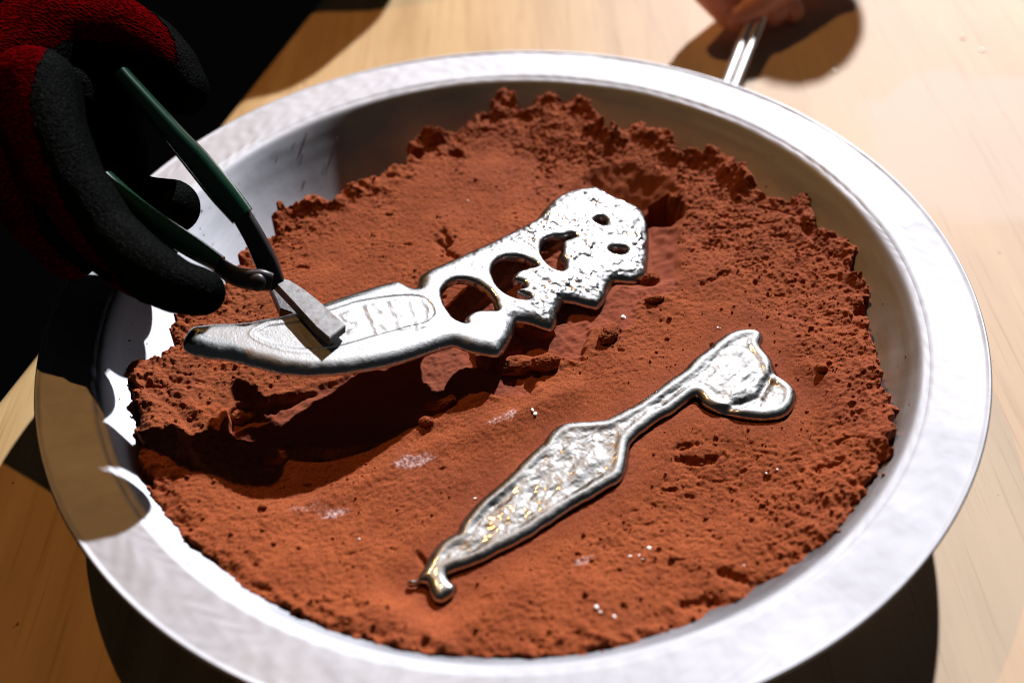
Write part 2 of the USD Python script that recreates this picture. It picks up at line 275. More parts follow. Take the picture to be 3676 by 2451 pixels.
# ------------------------------------------------------------------ knife plane and outlines
ZS = RIM - .085 * R                                              # level of the sand
K1O = A(-.090, -.006, -.0095) * R + [0, 0, RIM]                    # a point of the lifted knife's top
ax = A(-.652, -.206, .142) - A(.32, .17, -.075); ax /= np.linalg.norm(ax)
KB = np.cross([0, 0, 1.], ax); KB /= np.linalg.norm(KB); KN = np.cross(ax, KB)
KB, KN = KB * math.cos(-.03) + KN * math.sin(-.03), KN * math.cos(-.03) - KB * math.sin(-.03)
k1 = zoomed([(72, 790), (74, 770), (85, 742), (110, 716), (160, 704), (260, 697), (350, 692), (430, 678), (520, 660), (600, 640), (690, 612), (760, 588), (860, 556), (960, 525), (1030, 507), (1055, 505), (1080, 515), (1110, 530), (1138, 533), (1147, 515), (1152, 490), (1165, 472), (1200, 452), (1290, 412), (1400, 362), (1500, 317), (1600, 267), (1660, 237), (1695, 212), (1720, 180), (1760, 140), (1810, 105), (1860, 90), (1910, 82), (1940, 76), (1975, 86), (2010, 105), (2060, 130), (2120, 155), (2165, 180), (2190, 215), (2204, 260), (2206, 350), (2200, 440), (2192, 485), (2150, 507), (2060, 503), (2030, 525), (2010, 575), (1992, 607), (1970, 622), (1930, 615), (1880, 600), (1830, 593), (1808, 606), (1793, 650), (1778, 698), (1757, 720), (1720, 710), (1680, 696), (1630, 685), (1600, 694), (1588, 735), (1563, 785), (1538, 822), (1510, 838), (1450, 832), (1380, 815), (1330, 798), (1300, 796), (1250, 810), (1150, 845), (1050, 875), (960, 895), (850, 913), (740, 926), (620, 927), (500, 910), (380, 877), (300, 858), (200, 846), (140, 832), (98, 816), (80, 803)], .7866, 600, 600)
k1h = [[(1258, 580), (1262, 550), (1285, 525), (1320, 508), (1360, 505), (1410, 520), (1455, 550), (1490, 590), (1505, 630), (1500, 648), (1470, 650), (1430, 648), (1395, 655), (1370, 672), (1360, 690), (1365, 702), (1340, 698), (1310, 680), (1280, 645), (1263, 612)],
       [(1485, 480), (1492, 445), (1520, 415), (1560, 402), (1610, 405), (1655, 422), (1685, 440), (1680, 450), (1650, 455), (1615, 465), (1590, 480), (1580, 500), (1600, 512), (1625, 520), (1632, 540), (1610, 550), (1600, 560), (1630, 572), (1655, 585), (1640, 597), (1590, 590), (1540, 565), (1505, 530)],
       [(1710, 390), (1712, 350), (1730, 325), (1765, 310), (1810, 308), (1850, 300), (1865, 312), (1840, 322), (1812, 335), (1805, 370), (1800, 395), (1815, 420), (1815, 455), (1800, 468), (1765, 455), (1735, 430)],
       [(1945, 240), (1960, 222), (1990, 218), (2015, 235), (2005, 265), (1975, 262)],
       [(2012, 368), (2030, 355), (2100, 357), (2110, 370), (2100, 392), (2060, 398), (2025, 388)]]
k1h = [zoomed(h, .7866, 600, 600) for h in k1h]
k1h = k1h[:3] + [h.mean(0) + (h - h.mean(0)) * .78 for h in k1h[3:]]
k2 = zoomed([(150, 1340), (165, 1328), (200, 1325), (215, 1300), (235, 1265), (255, 1220), (280, 1180), (320, 1140), (370, 1108), (395, 1095), (410, 1060), (440, 1015), (500, 950), (560, 895), (620, 845), (670, 800), (720, 745), (780, 690), (815, 660), (835, 630), (870, 590), (920, 563), (980, 556), (1060, 552), (1130, 540), (1190, 510), (1250, 480), (1300, 450), (1380, 395), (1450, 340), (1510, 300), (1550, 255), (1620, 200), (1690, 145), (1740, 115), (1790, 103), (1850, 105), (1885, 122), (1893, 150), (1884, 180), (1905, 210), (1935, 250), (1960, 310), (1985, 340), (2020, 365), (2050, 400), (2058, 440), (2040, 490), (2000, 525), (1950, 540), (1880, 543), (1800, 533), (1720, 513), (1650, 493), (1605, 465), (1580, 432), (1560, 430), (1520, 455), (1450, 510), (1380, 545), (1310, 600), (1260, 640), (1240, 680), (1232, 730), (1220, 800), (1195, 840), (1130, 880), (1040, 930), (950, 985), (860, 1045), (770, 1100), (690, 1150), (600, 1195), (520, 1235), (440, 1265), (380, 1285), (352, 1302), (358, 1330), (385, 1358), (385, 1385), (360, 1410), (320, 1436), (285, 1428), (268, 1400), (255, 1362), (238, 1345), (215, 1342), (190, 1350), (160, 1352)], .7333, 1350, 1100)
class Frame:
    def __init__(s, o, a, b, n): s.o, s.a, s.b, s.n = map(np.asarray, (o, a, b, n))
    def px(s, pts): q = onplane(pts, s.o, s.n) - s.o; return np.stack([q @ s.a, q @ s.b], 1)
    def xyz(s, uv, h): return s.o + np.outer(uv[:, 0], s.a) + np.outer(uv[:, 1], s.b) + np.outer(h, s.n)
FK1 = Frame(K1O - KN * .0038, ax, KB, KN)                         # under side of the knife
FK1T = Frame(K1O, ax, KB, KN)
K2Z = ZS + .0004
FK2 = Frame(A(0, 0, K2Z), A(1, 0, 0), A(0, 1, 0), A(0, 0, 1)); FK2T = Frame(A(0, 0, K2Z + .0022), A(1, 0, 0), A(0, 1, 0), A(0, 0, 1))
o1 = resample(spline(FK1T.px(k1), 6), .0005); h1 = [resample(spline(FK1T.px(h), 6), .0004) for h in k1h]
o2 = resample(spline(FK2T.px(k2), 6), .0005)

def plate(outer, holes, frame, height, step=.00055, rag=.00012, seed=5):
    """a cast plate: flat below, modelled above by height(uv, d, dh), d = distance from the outline, dh = from the holes"""
    rg = np.random.default_rng(seed)
    def jit(c): return c + gaussian_filter(rg.standard_normal(c.shape), (3, 0), mode='wrap') * rag * 3
    loops = [jit(outer)] + [jit(h) for h in holes]
    P = Polygon(loops[0], loops[1:]).buffer(0)
    if P.geom_type != 'Polygon': P = max(P.geoms, key=lambda g: g.area)
    loops = [np.array(P.exterior.coords[:-1])] + [np.array(i.coords[:-1]) for i in P.interiors]
    loops = [resample(l, step * .9) for l in loops]; P = Polygon(loops[0], loops[1:]); shapely.prepare(P)
    B = np.vstack(loops); x0_, y0_, x1_, y1_ = P.bounds
    gx, gy = np.meshgrid(np.arange(x0_, x1_, step), np.arange(y0_, y1_, step * .866)); gx = gx + (np.arange(len(gx)) % 2)[:, None] * step / 2
    G = np.stack([gx.ravel(), gy.ravel()], 1) + rg.uniform(-.15, .15, (gx.size, 2)) * step
    tree = cKDTree(B); dd, ii = tree.query(G); k = shapely.contains_xy(P, G[:, 0], G[:, 1]) & (dd > step * .55)
    G = G[k]; uv = np.vstack([B, G]); T = Delaunay(uv).simplices
    c = uv[T].mean(1); T = T[shapely.contains_xy(P, c[:, 0], c[:, 1])]
    ar = np.cross(uv[T[:, 1]] - uv[T[:, 0]], uv[T[:, 2]] - uv[T[:, 0]]); T[ar < 0] = T[ar < 0][:, ::-1]; T = T[abs(ar) > 1e-13]
    d = cKDTree(resample(loops[0], .0001)).query(uv)[0]; dh = cKDTree(np.vstack([resample(l, .0001) for l in loops[1:]])).query(uv)[0] if len(loops) > 1 else np.full(len(uv), 1.)
    h, wallh, under = height(uv, d, dh)
    n = len(uv); top = frame.xyz(uv, h); V = [top, frame.xyz(uv, np.full(n, under))]; Fs = [T, T[:, ::-1] + n]; s = 0
    for l in loops:
        m = len(l); i = s + np.arange(m); jn = s + (np.arange(m) + 1) % m
        q = np.vstack([np.stack([i, i + n, jn + n], 1), np.stack([i, jn + n, jn], 1)])
        area = .5 * np.sum(l[:, 0] * np.roll(l[:, 1], -1) - l[:, 1] * np.roll(l[:, 0], -1)); outerl = s == 0
        Fs.append(q if (area > 0) == outerl else q[:, ::-1]); s += m
    return trimesh.Trimesh(np.vstack(V), np.vstack(Fs), process=False)
import meshkit
def nz(uv, scale, seed, oc=3): return (meshkit.fbm(np.c_[uv / scale, np.full(len(uv), seed * 7.3)], oc, seed) - .5) * 2
def dome_edge(d, w, p=.5): t = np.clip(d / w, 0, 1); return (1 - (1 - t)**2)**p

leaf = FK1T.px(zoomed([(640, 520), (700, 470), (760, 440), (860, 425), (1000, 405), (1150, 350), (1300, 300), (1400, 268), (1500, 235), (1700, 200), (1900, 180), (2050, 190), (2140, 250), (2178, 340), (2130, 410), (2050, 440), (1900, 480), (1700, 530), (1500, 590), (1300, 640), (1060, 652), (900, 632), (750, 585)], .4252, 640, 980))
leaf = resample(spline(leaf, 5), .0004)
letters = [[(1975, 255), (2005, 370), (2035, 480)], [(1975, 250), (2060, 230), (2120, 290), (2125, 370), (2090, 440), (2035, 480)], [(1800, 250), (1840, 360), (1885, 475)], [(1800, 250), (1900, 235)], [(1840, 360), (1915, 345)], [(1885, 475), (1960, 458)],
           [(1590, 290), (1640, 390), (1680, 500)], [(1590, 290), (1690, 275), (1725, 335), (1650, 395)], [(1660, 400), (1760, 470)], [(1470, 330), (1400, 360), (1440, 410), (1510, 420), (1530, 470), (1450, 500)]]
letters = [FK1T.px(zoomed(l, .4252, 640, 980)) for l in letters]
def knife_height(uv, d, dh):
    e = np.minimum(dome_edge(d, .0062, .62), .45 + .55 * dome_edge(dh, .0026, .62))
    h = .0008 + (.0042 - .0008) * e
    inside = shapely.contains_xy(Polygon(leaf), uv[:, 0], uv[:, 1]); dl = cKDTree(leaf).query(uv)[0] * np.where(inside, 1, -1)
    h = h - .00034 * sstep(0, .0016, dl) + .00012 * np.exp(-(dl / .0005)**2) + .00012 * np.exp(-((dl + .0016) / .0006)**2)
    dt = np.min([polyline_dist(uv, l)[0] for l in letters], 0); h = h + .00021 * np.exp(-(dt / .0013)**2) * (1 + 1.6 * nz(uv, .002, 19))
    mid = sstep(.001, .005, np.minimum(d, dh))
    right = sstep(-.02, .05, -uv[:, 0])
    h = h + mid * (.00012 * nz(uv, .012, 1) + (.00003 + .00100 * right) * nz(uv, .0040, 2) + (.000004 + .00085 * right * (.25 + .75 * sstep(.35, .65, meshkit.noise(np.c_[uv / .006, np.ones(len(uv))], 31)))) * nz(uv, .0018, 3, 3) * (1 - .5 * inside))
    fr = sstep(.35, .7, meshkit.noise(np.c_[uv / .004, np.zeros(len(uv))], 9)) * sstep(0, .002, d) * (1 - sstep(.002, .006, d))
    return h + fr * .00008 * nz(uv, .0008, 4, 2), 0, 0
kn1 = plate(o1, h1, FK1, knife_height)
bead = lambda d: dome_edge(d, .0040, .6)
def knife2_height(uv, d, dh):
    h = .0006 + .0021 * bead(d)
    c = sstep(.0030, .0065, d)
    # axis of the blade in plan
    g = FK2T.px([(1700, 2000), (2450, 1400)]); a = g[1] - g[0]; a /= np.linalg.norm(a); q = np.stack([uv @ a, uv @ A(-a[1], a[0])], 1)
    h = h - c * .0007 + 1.5 * c * (.00075 * nz(q / A(2.2, 1), .0055, 11) + .00020 * nz(q / A(1.6, 1), .0024, 12) + .00006 * nz(uv, .0009, 13, 2))
    l = polyline_dist(uv, FK2T.px(zoomed([(560, 845), (900, 720), (1130, 300)], .4203, 2350, 1120)))[0]; h = h - .0012 * np.exp(-(l / .0022)**2)
    return h + .00006 * nz(uv, .003, 15) * bead(d), 0, -.0006
kn2 = plate(o2, [], FK2, knife2_height)
obj('cast_knife', kn1, 'tin', smooth=60, label='shiny cast metal knife with three large round holes in its handle, held in the pliers', cat='knife')
obj('cast_knife', kn2, 'tin_rough', smooth=60, label='rough shiny cast metal knife with hooked tip, lying flat in the red sand', cat='knife')

# ------------------------------------------------------------------ sand
sb = [(503, 1320), (478, 1360), (478, 1392), (497, 1424), (510, 1470), (519, 1615), (535, 1711), (559, 1774), (590, 1838), (638, 1878)]
circle = [(.1695 * math.cos(math.radians(t)), .1695 * math.sin(math.radians(t))) for t in range(212, 330, 4)]
sright = [(3078, 1838), (3149, 1695), (3165, 1640), (3197, 1479), (3202, 1476), (3156, 1410), (3146, 1359), (3136, 1303), (3110, 1247), (3118, 1175), (3105, 1145), (3069, 1140), (3095, 1094), (3110, 1038), (3049, 1002), (3059, 931), (3065, 918), (3026, 880), (2912, 842), (2912, 780), (2889, 727), (2812, 738), (2736, 712), (2697, 689), (2667, 631), (2621, 635), (2617, 582), (2506, 582), (2452, 589), (2399, 513), (2315, 490)]
sback = [(2297, 457), (2208, 470), (2187, 496), (2157, 466), (2144, 423), (2080, 381), (2059, 357), (2038, 377), (1974, 372), (1919, 385), (1889, 411), (1859, 406), (1859, 372), (1838, 355), (1808, 364), (1766, 385), (1774, 415), (1732, 423), (1689, 449), (1634, 474), (1570, 491), (1498, 496), (1472, 525), (1464, 589), (1400, 602), (1313, 656), (1275, 678), (1227, 693), (1196, 733), (1118, 719), (1078, 766), (1012, 765), (980, 837), (885, 901), (797, 1004), (693, 1116), (630, 1153), (619, 1207), (625, 1255), (593, 1268), (580, 1306)]
SB = np.vstack([atz(sb, ZS)[:, :2], circle, atz(sright, ZS)[:, :2], atz(sback, ZS + .003)[:, :2]])
SP = Polygon(SB).buffer(0)
if SP.geom_type != 'Polygon': SP = max(SP.geoms, key=lambda g: g.area)
step = .00046; ext = .176
n = int(2 * ext / step) + 1; gx = (np.arange(n) - n // 2) * step
X, Y = np.meshgrid(gx, gx, indexing='ij'); Q = np.stack([X.ravel(), Y.ravel()], 1); sh = X.shape
def N(mm, seed): return noise2(sh, mm * .001 / step, seed)
def NA(mm, seed):                                                # the same, twice as long across the picture
    g = noise2((n // 2 + 3, n), mm * .001 / step, seed); return map_coordinates(g, np.meshgrid(np.arange(n) / 2., np.arange(n), indexing='ij'), order=1)
# wobble the outline with crumbs
wob = (.0007 * N(.9, 21) + .0008 * N(2.0, 22))
bd = cKDTree(resample(np.array(SP.exterior.coords[:-1]), .0004)).query(Q)[0].reshape(sh) * np.where(shapely.contains_xy(SP, Q[:, 0], Q[:, 1]), 1, -1).reshape(sh)
bd = bd + wob
rad = np.hypot(X, Y)
def dist(px, z=ZS): l = atz(px, z)[:, :2]; d, s, t = polyline_dist(Q, l); return d.reshape(sh), s.reshape(sh), t.reshape(sh)
def poly_in(p2, soft):
    soft = max(soft, .009)
    P = Polygon(p2).buffer(0); P = max(P.geoms, key=lambda g: g.area) if P.geom_type != 'Polygon' else P
    lo, hi = np.array(P.bounds[:2]) - 3 * soft, np.array(P.bounds[2:]) + 3 * soft; m = ((Q > lo) & (Q < hi)).all(1)
    d = np.full(len(Q), -1.); d[m] = cKDTree(resample(np.array(P.exterior.coords[:-1]), .0003)).query(Q[m])[0] * np.where(shapely.contains_xy(P, Q[m, 0], Q[m, 1]), 1, -1)
    return d.reshape(sh)
# crumbly zones: towards the rim, especially right and lower right and at the back; the middle is pressed smooth
ang = np.arctan2(Y, X)
cr = sstep(.085, .15, rad + .010 * N(9, 31) + .012 * np.cos(ang + .35)) * .8 + .30 * sstep(.5, 1.6, N(7, 32)) + .25 * sstep(.2, 1.2, N(15, 33))
d2 = poly_in(o2, .004); near2 = sstep(-.018, -.002, d2)
cr = np.clip(cr, 0, 1) * (1 - .85 * near2) * (1 - .45 * sstep(-.03, -.10, Y) * (X < .09))
Z = np.full(sh, ZS) + .0011 * N(22, 41) + .0005 * N(9, 42)
Z += .0014 * sstep(.08, .16, Y) + (.0040 + .0035 * sstep(.0, -.10, Y)) * sstep(.120, .163, rad)
fine = .00010 * N(.35, 43) + .00006 * N(.7, 44)
crumb = .00026 * N(.55, 45) + .00026 * N(1.1, 46) + .00038 * N(3.4, 47) - .0005 * np.exp(-(NA(1.3, 48) / .20)**2) * sstep(.0, .9, N(4, 54)) - .0010 * np.exp(-(NA(2.4, 49) / .20)**2) * sstep(.1, 1.1, N(7, 55)) + .00030 * np.maximum(N(.45, 56) - .2, 0)
Z += fine + crumb * (cr * .85 + .05) - .0010 * sstep(2.2, 2.9, NA(1.1, 50)) * (1 - near2)
damp = .15 * sstep(0, 1.5, N(14, 51)) + .0 * X
powder = .20 * sstep(.6, 2.2, N(8, 52)) * (rad < .13)
# gentle pressed ridge below the lifted knife, dusted with powder
d, s, t = dist([(1000, 1880), (1110, 1815), (1290, 1745), (1430, 1645), (1560, 1600), (1700, 1560), (1800, 1520), (1900, 1480), (2060, 1395)])
Z += .0013 * np.exp(-(d / .005)**2) - .0010 * np.exp(-((d * s - .012) / .009)**2)
for px, py, r, a in [(1110, 1800, .010, .9), (1180, 1850, .007, .9), (1235, 1830, .006, .6), (1520, 1640, .010, .85), (1490, 1660, .006, .8), (1760, 1530, .008, .7), (1830, 1500, .009, .7), (1870, 1395, .007, .7), (1260, 1720, .010, .4), (2090, 2030, .006, .8), (2100, 2020, .004, .9), (2145, 2195, .004, .9), (2200, 2215, .004, .7), (2440, 1560, .012, .5), (1960, 1985, .008, .5), (1450, 2130, .014, .55), (2560, 1190, .010, .6), (2800, 1330, .006, .3), (1580, 1790, .012, .35), (1900, 1830, .010, .35)]:
    c = atz([(px, py)], ZS)[0]; dx, dy = X - c[0], Y - c[1]
    powder += a * np.exp(-((dx * .94 + dy * .34)**2 / (1.3 * r)**2 + (dy * .94 - dx * .34)**2 / (.55 * r)**2))
powder += .55 * np.exp(-((d - .001) / .0035)**2) * sstep(-.3, 1.2, N(3, 53))
powder += .45 * np.exp(-((d2 + .0018) / .0016)**2)
damp += .30 * np.exp(-(np.minimum(d2, 0) / .006)**2)
# bed of the second knife: pressed in a little; a groove along its lower edge
Z = np.where(d2 > -.0185, Z * (1 - near2) + (ZS - .0002 + fine * .6 + .00025 * N(9, 42)) * near2, Z)
Z -= .0013 * sstep(-.0008, .0004, d2)
dl, _, _ = dist(zoomed([(1580, 440), (1600, 480), (1660, 510), (1740, 532), (1830, 548), (1920, 550), (1990, 538)], .7333, 1350, 1100)); Z -= .0016 * np.exp(-(dl / .0014)**2)
# the mould of the first knife: its outline turned about the handle end, pressed 4 mm deep
def impress(px_tip, px_end):
    a0, b0 = FK1T.xyz(o1[[0]], [0.])[0, :2], atz([(2330, 850)], ZS)[0, :2]
    T0, T1 = atz([px_tip, px_end], ZS)[:, :2]
    c0, c1 = complex(*a0), complex(*b0); w0, w1 = complex(*T0), complex(*T1); k = (w1 - w0) / (c1 - c0)
    def f(uv):
        p = FK1T.xyz(uv, np.zeros(len(uv)))[:, :2]; z = w0 + k * ((p[:, 0] + 1j * p[:, 1]) - c0); return np.stack([z.real, z.imag], 1)
    return f(o1), [f(h) for h in h1]
IO, IH = impress((815, 1545), (2425, 915))
di = poly_in(IO, .006) + .00045 * N(1.2, 61) + .0003 * N(3, 62)
ih = np.max([poly_in(h, .003) for h in IH[:3]], 0)
inm = sstep(-.0005, .0016, di)
floorz = ZS - .0027 + .00030 * N(4, 63) + .00014 * N(.6, 64) + .00016 * N(1.3, 69) + .0030 * sstep(.0, .0012, ih + .0003 * N(1, 65))
lit = 1 - sstep(.010, .06, X - atz([(2330, 900)], ZS)[0, 0] + .05)     # shallower at the handle end
floorz = floorz + (1 - lit) * .0016
Z = Z * (1 - inm) + floorz * inm
Z += (.0008 + .0008 * N(2.5, 66)) * np.exp(-((di + .0018) / .0016)**2) * sstep(-.4, 1.0, N(5, 67))
damp = np.maximum(damp, .6 * sstep(-.001, .001, di)); powder *= 1 - inm; powder += .22 * inm * sstep(.3, 1.4, N(3, 68))
# deep round hole left by the sprue, with a channel towards the handle
hc = atz([(2388, 735)], ZS)[0, :2]; hp = atz([(2455, 735), (2388, 690)], ZS)[:, :2]; ra, rb = np.linalg.norm(hp[0] - hc), np.linalg.norm(hp[1] - hc)
q = np.hypot((X - hc[0]) / ra, (Y - hc[1]) / rb) + .08 * N(1.6, 71) + .05 * N(.7, 72)
Z -= .019 * (1 - sstep(.80, 1.18, q)); Z += .0009 * np.exp(-((q - 1.35) / .2)**2) * (1 + .6 * N(1.5, 73))
d, s, t = dist([(2280, 725), (2330, 740)]); Z -= .005 * (1 - sstep(.0025, .0045, d + .0006 * N(1.2, 74)))
# ridge and scooped hollow at the left
d, s, t = dist([(500, 1440), (555, 1470), (620, 1505), (665, 1570), (690, 1650), (720, 1700), (770, 1735), (860, 1760)])
side = d * s
Z += (.0020 * (1 - sstep(-.0025, .0020, side))) * np.exp(-np.maximum(-side - .010, 0)**2 / .012**2) * (1 - sstep(.85, 1., t) * .9) * (d < .05)
Z -= .0014 * sstep(.0, .003, side) * np.exp(-(np.maximum(side - .006, 0) / .012)**2) * (1 - sstep(.75, 1, t)) * sstep(0, .12, t)
d, s, t = dist([(560, 1395), (640, 1420), (690, 1480), (720, 1500)]); Z += .0014 * np.exp(-(d / .004)**2) * (1 + .5 * N(2, 76))
# cracks and gouges
for pl, w, dep in [([(1590, 830), (1620, 870), (1585, 905), (1640, 925)], .0012, .0022), ([(1573, 862), (1600, 880)], .0022, .0030), ([(2435, 1600), (2500, 1590)], .0011, .0012), ([(2430, 1640), (2520, 1650), (2600, 1625)], .0013, .0020), ([(2520, 1020), (2600, 985)], .0010, .0012), ([(2560, 1240), (2600, 1250)], .001, .0015), ([(1500, 1990), (1530, 2030)], .0012, .0015), ([(2585, 2080), (2660, 2110)], .0020, .0026), ([(2450, 2200), (2560, 2180)], .0015, .0018), ([(2930, 1710), (3010, 1690)], .0018, .0025), ([(1230, 1500), (1250, 1530)], .001, .001)]:
    d, s, t = dist(pl); Z -= dep * np.exp(-((d + .0005 * N(1.0, 77)) / w)**2)
# two burrows in the back edge
for px, py, r in [(1495, 555, .0042), (1628, 540, .0040)]:
    c = atz([(px, py)], ZS + .003)[0]; Z -= .010 * (1 - sstep(.7, 1.1, np.hypot(X - c[0], Y - c[1]) / r + .12 * N(1.2, 78)))
# lumpy upstanding edge, then the fall to the pan's wall
edge = np.exp(-(bd / .007)**2); back = sstep(-.02, .06, Y)
Z += edge * (.0008 + .0014 * back) * (1 + .9 * N(3.6, 79)) + edge * .0005 * N(1.2, 80)
slope_top = np.interp(rad, [.10, .132, .141, .151, .160, .166, .1714], [RIM - .06, RIM - .0470, RIM - .0385, RIM - .0285, RIM - .0192, RIM - .0128, RIM - .0070])
fall = sstep(-.0016, .0002, bd)
Z = (slope_top - .004) * (1 - fall) + Z * fall
kq = np.c_[Q, np.full(len(Q), ZS)] - FK1.o                         # press the sand down under the lifted knife
kz = (FK1.o[2] - (kq[:, 0] * KN[0] + kq[:, 1] * KN[1]) / KN[2]).reshape(sh)
kz = np.maximum(kz, FK1.px([(2335, 850)])[0] @ [FK1.a[2], FK1.b[2]] + FK1.o[2])
ko = poly_in(FK1T.xyz(o1, np.zeros(len(o1)))[:, :2], .009)
Z = np.where(ko > -.024, np.minimum(Z, kz - .0003 + .60 * np.maximum(-ko, 0) + .0003 * N(1.5, 90) * (ko < -.001)), Z)
damp = np.clip(damp, 0, 1); powder = np.clip(powder * .8, 0, 1)
keep = bd > -.0024
sx0 = keep[:-1, :-1] & keep[1:, :-1] & keep[1:, 1:] & keep[:-1, 1:]
I = np.arange(n * n).reshape(sh); a_, b_, c_, d_ = I[:-1, :-1][sx0], I[1:, :-1][sx0], I[1:, 1:][sx0], I[:-1, 1:][sx0]
SF = np.vstack([np.stack([a_, b_, c_], 1), np.stack([a_, c_, d_], 1)])
uq, inv = np.unique(SF, return_inverse=True); SF = inv.reshape(-1, 3)
SV = np.c_[Q[uq], Z.ravel()[uq]]
obj('moulding_sand', (SV, SF), 'sand', smooth=True, label='brick red moulding sand heaped in the round pan with the knife mould pressed in it', cat='sand', kind='stuff', pv={'damp': damp.ravel()[uq], 'powder': powder.ravel()[uq]})
def sandz(x, y): return map_coordinates(Z, [[(x / step) + n // 2], [(y / step) + n // 2]], order=1)[0]
# loose clods lying on it
def clod(r, seed, st=(1, 1, 1)):
    m = trimesh.creation.icosphere(subdivisions=4, radius=1.0); v = np.array(m.vertices)
    k = .72 + .55 * meshkit.fbm(v * 1.6 + seed * 3.1, 4, seed) + .18 * (meshkit.noise(v * 9 + seed, seed) - .5)
    return trimesh.Trimesh(v * k[:, None] * np.array(st) * r, m.faces, process=False)
def flake(r, seed):
    m = trimesh.creation.icosphere(subdivisions=1, radius=1.0); v = np.array(m.vertices); g = np.random.default_rng(seed); return trimesh.Trimesh(v * (.55 + .7 * meshkit.noise(v * 2.3 + seed * 3.7, seed))[:, None] * g.uniform(.45, 1.25, 3) * [1, 1, .6] * r, m.faces, process=False)
def put(name, mesh, m, px, py, lift, rz=0, **kw):
    p = atz([(px, py)], ZS)[0]; z = sandz(p[0], p[1]); p = atz([(px, py)], z + lift)[0]; z = sandz(p[0], p[1])
    c, s = math.cos(rz), math.sin(rz); v = np.array(mesh.vertices) @ np.array([[c, s, 0], [-s, c, 0], [0, 0, 1]])
    obj(name, trimesh.Trimesh(v + [p[0], p[1], z + lift], mesh.faces, process=False), m, smooth=60, **kw)
GC = 'loose clods of red sand in the pan'
cl = [((1860, 1312), .0062, (1.5, .75, .6), .1, 'long bar shaped clod of red sand under the teeth of the lifted knife'),
      ((1960, 1300), .0050, (1.3, .8, .8), .3, 'rough clod of red sand at the right end of the bar shaped clod'),
      ((1580, 1446), .0046, (1.5, .7, .6), .35, 'flat wedge shaped clod of red sand at the edge of the knife shadow'),
      ((1530, 1515), .0030, (1, .8, .9), 0, 'small upright clod of red sand just below the wedge shaped clod'),
      ((2335, 1000), .0048, (1.0, .8, .9), .5, 'crumbly clod of red sand touching the lower corner of the lifted knife'),
      ((2185, 1195), .0052, (1.3, .7, .8), .9, 'dark crumbly clod of red sand right of the lowest knife tooth'),
      ((2350, 1075), .0028, (1.6, .6, .7), .2, 'thin sliver clod of red sand in the hollow below the knife corner'),
      ((850, 1480), .0040, (1.2, .9, .8), .2, 'crumbly clod of red sand at the upper left end of the knife mould'),
      ((900, 1492), .0030, (1, .8, .8), 1.2, 'small clod of red sand inside the left end of the knife mould'),
      ((985, 1640), .0042, (1.2, .9, .6), .4, 'dark clod of red sand in the shadow below the knife mould'),
      ((1110, 668), .0022, (1, 1, 1), 0, 'tiny crumb of red sand alone on the inner wall of the pan')]
for k, ((px, py), r, st, rz, lab) in enumerate(cl[:-1]): put('sand_clod', clod(r, k + 1, st), 'sand', px, py, r * st[2] * .35, rz, label=lab, cat='sand clod', group=GC)
c = atz([(1110, 655)], RIM - .022)[0]; c[:2] *= .1655 / np.hypot(*c[:2]); obj('sand_clod', clod(.0024, 30).apply_translation(c), 'sand', smooth=60, label=cl[-1][4], cat='sand clod', group=GC)
# crumbs over the crumbly parts and fallen on the pan's wall: nobody could count them
crg = np.random.default_rng(11); proto = []
for k in range(6):
    m = trimesh.creation.icosphere(subdivisions=1, radius=1.0); v = np.array(m.vertices); v *= (.7 + .6 * meshkit.noise(v * 1.7 + k * 5, k))[:, None]; proto.append((v, np.array(m.faces)))
CV, CF, nv = [], [], 0
w = (cr * (bd > -.0005)).ravel() + .8 * ((bd > -.0005) & (bd < .004)).ravel(); w *= (1 - inm.ravel()) * (d2.ravel() < -.002); w /= w.sum()
pick = crg.choice(len(w), 3200, p=w)
for i in pick:
    v, f = proto[crg.integers(6)]; r = .00026 * math.exp(crg.normal(0, .6)); a = crg.uniform(0, 6.28); rot = np.array([[math.cos(a), math.sin(a), 0], [-math.sin(a), math.cos(a), 0], [0, 0, 1]])
    CV.append(v @ rot * r * crg.uniform(.7, 1.3, 3) + [Q[i, 0] + crg.uniform(-.5, .5) * step, Q[i, 1], Z.ravel()[i] + r * .3]); CF.append(f + nv); nv += len(v)
def wall_z(r): return float(np.interp(r, prof[::-1, 0], prof[::-1, 1]))
for k in range(260):
    a = crg.uniform(-.7, 3.9); r0 = SP.exterior.distance(Point(0, 0)); r = crg.uniform(.140, .1715)
    p = A(r * math.cos(a), r * math.sin(a))
    if SP.contains(Point(*p)): continue
    v, f = proto[crg.integers(6)]; s = .00022 * math.exp(crg.normal(0, .45)); CV.append(v * s + [p[0], p[1], wall_z(r) + s * .5]); CF.append(f + nv); nv += len(v)
obj('sand_crumbs', (np.vstack(CV), np.vstack(CF)), 'sand', smooth=True, label='fine crumbs of red sand strewn over the heap and the pan wall', cat='crumbs', kind='stuff')
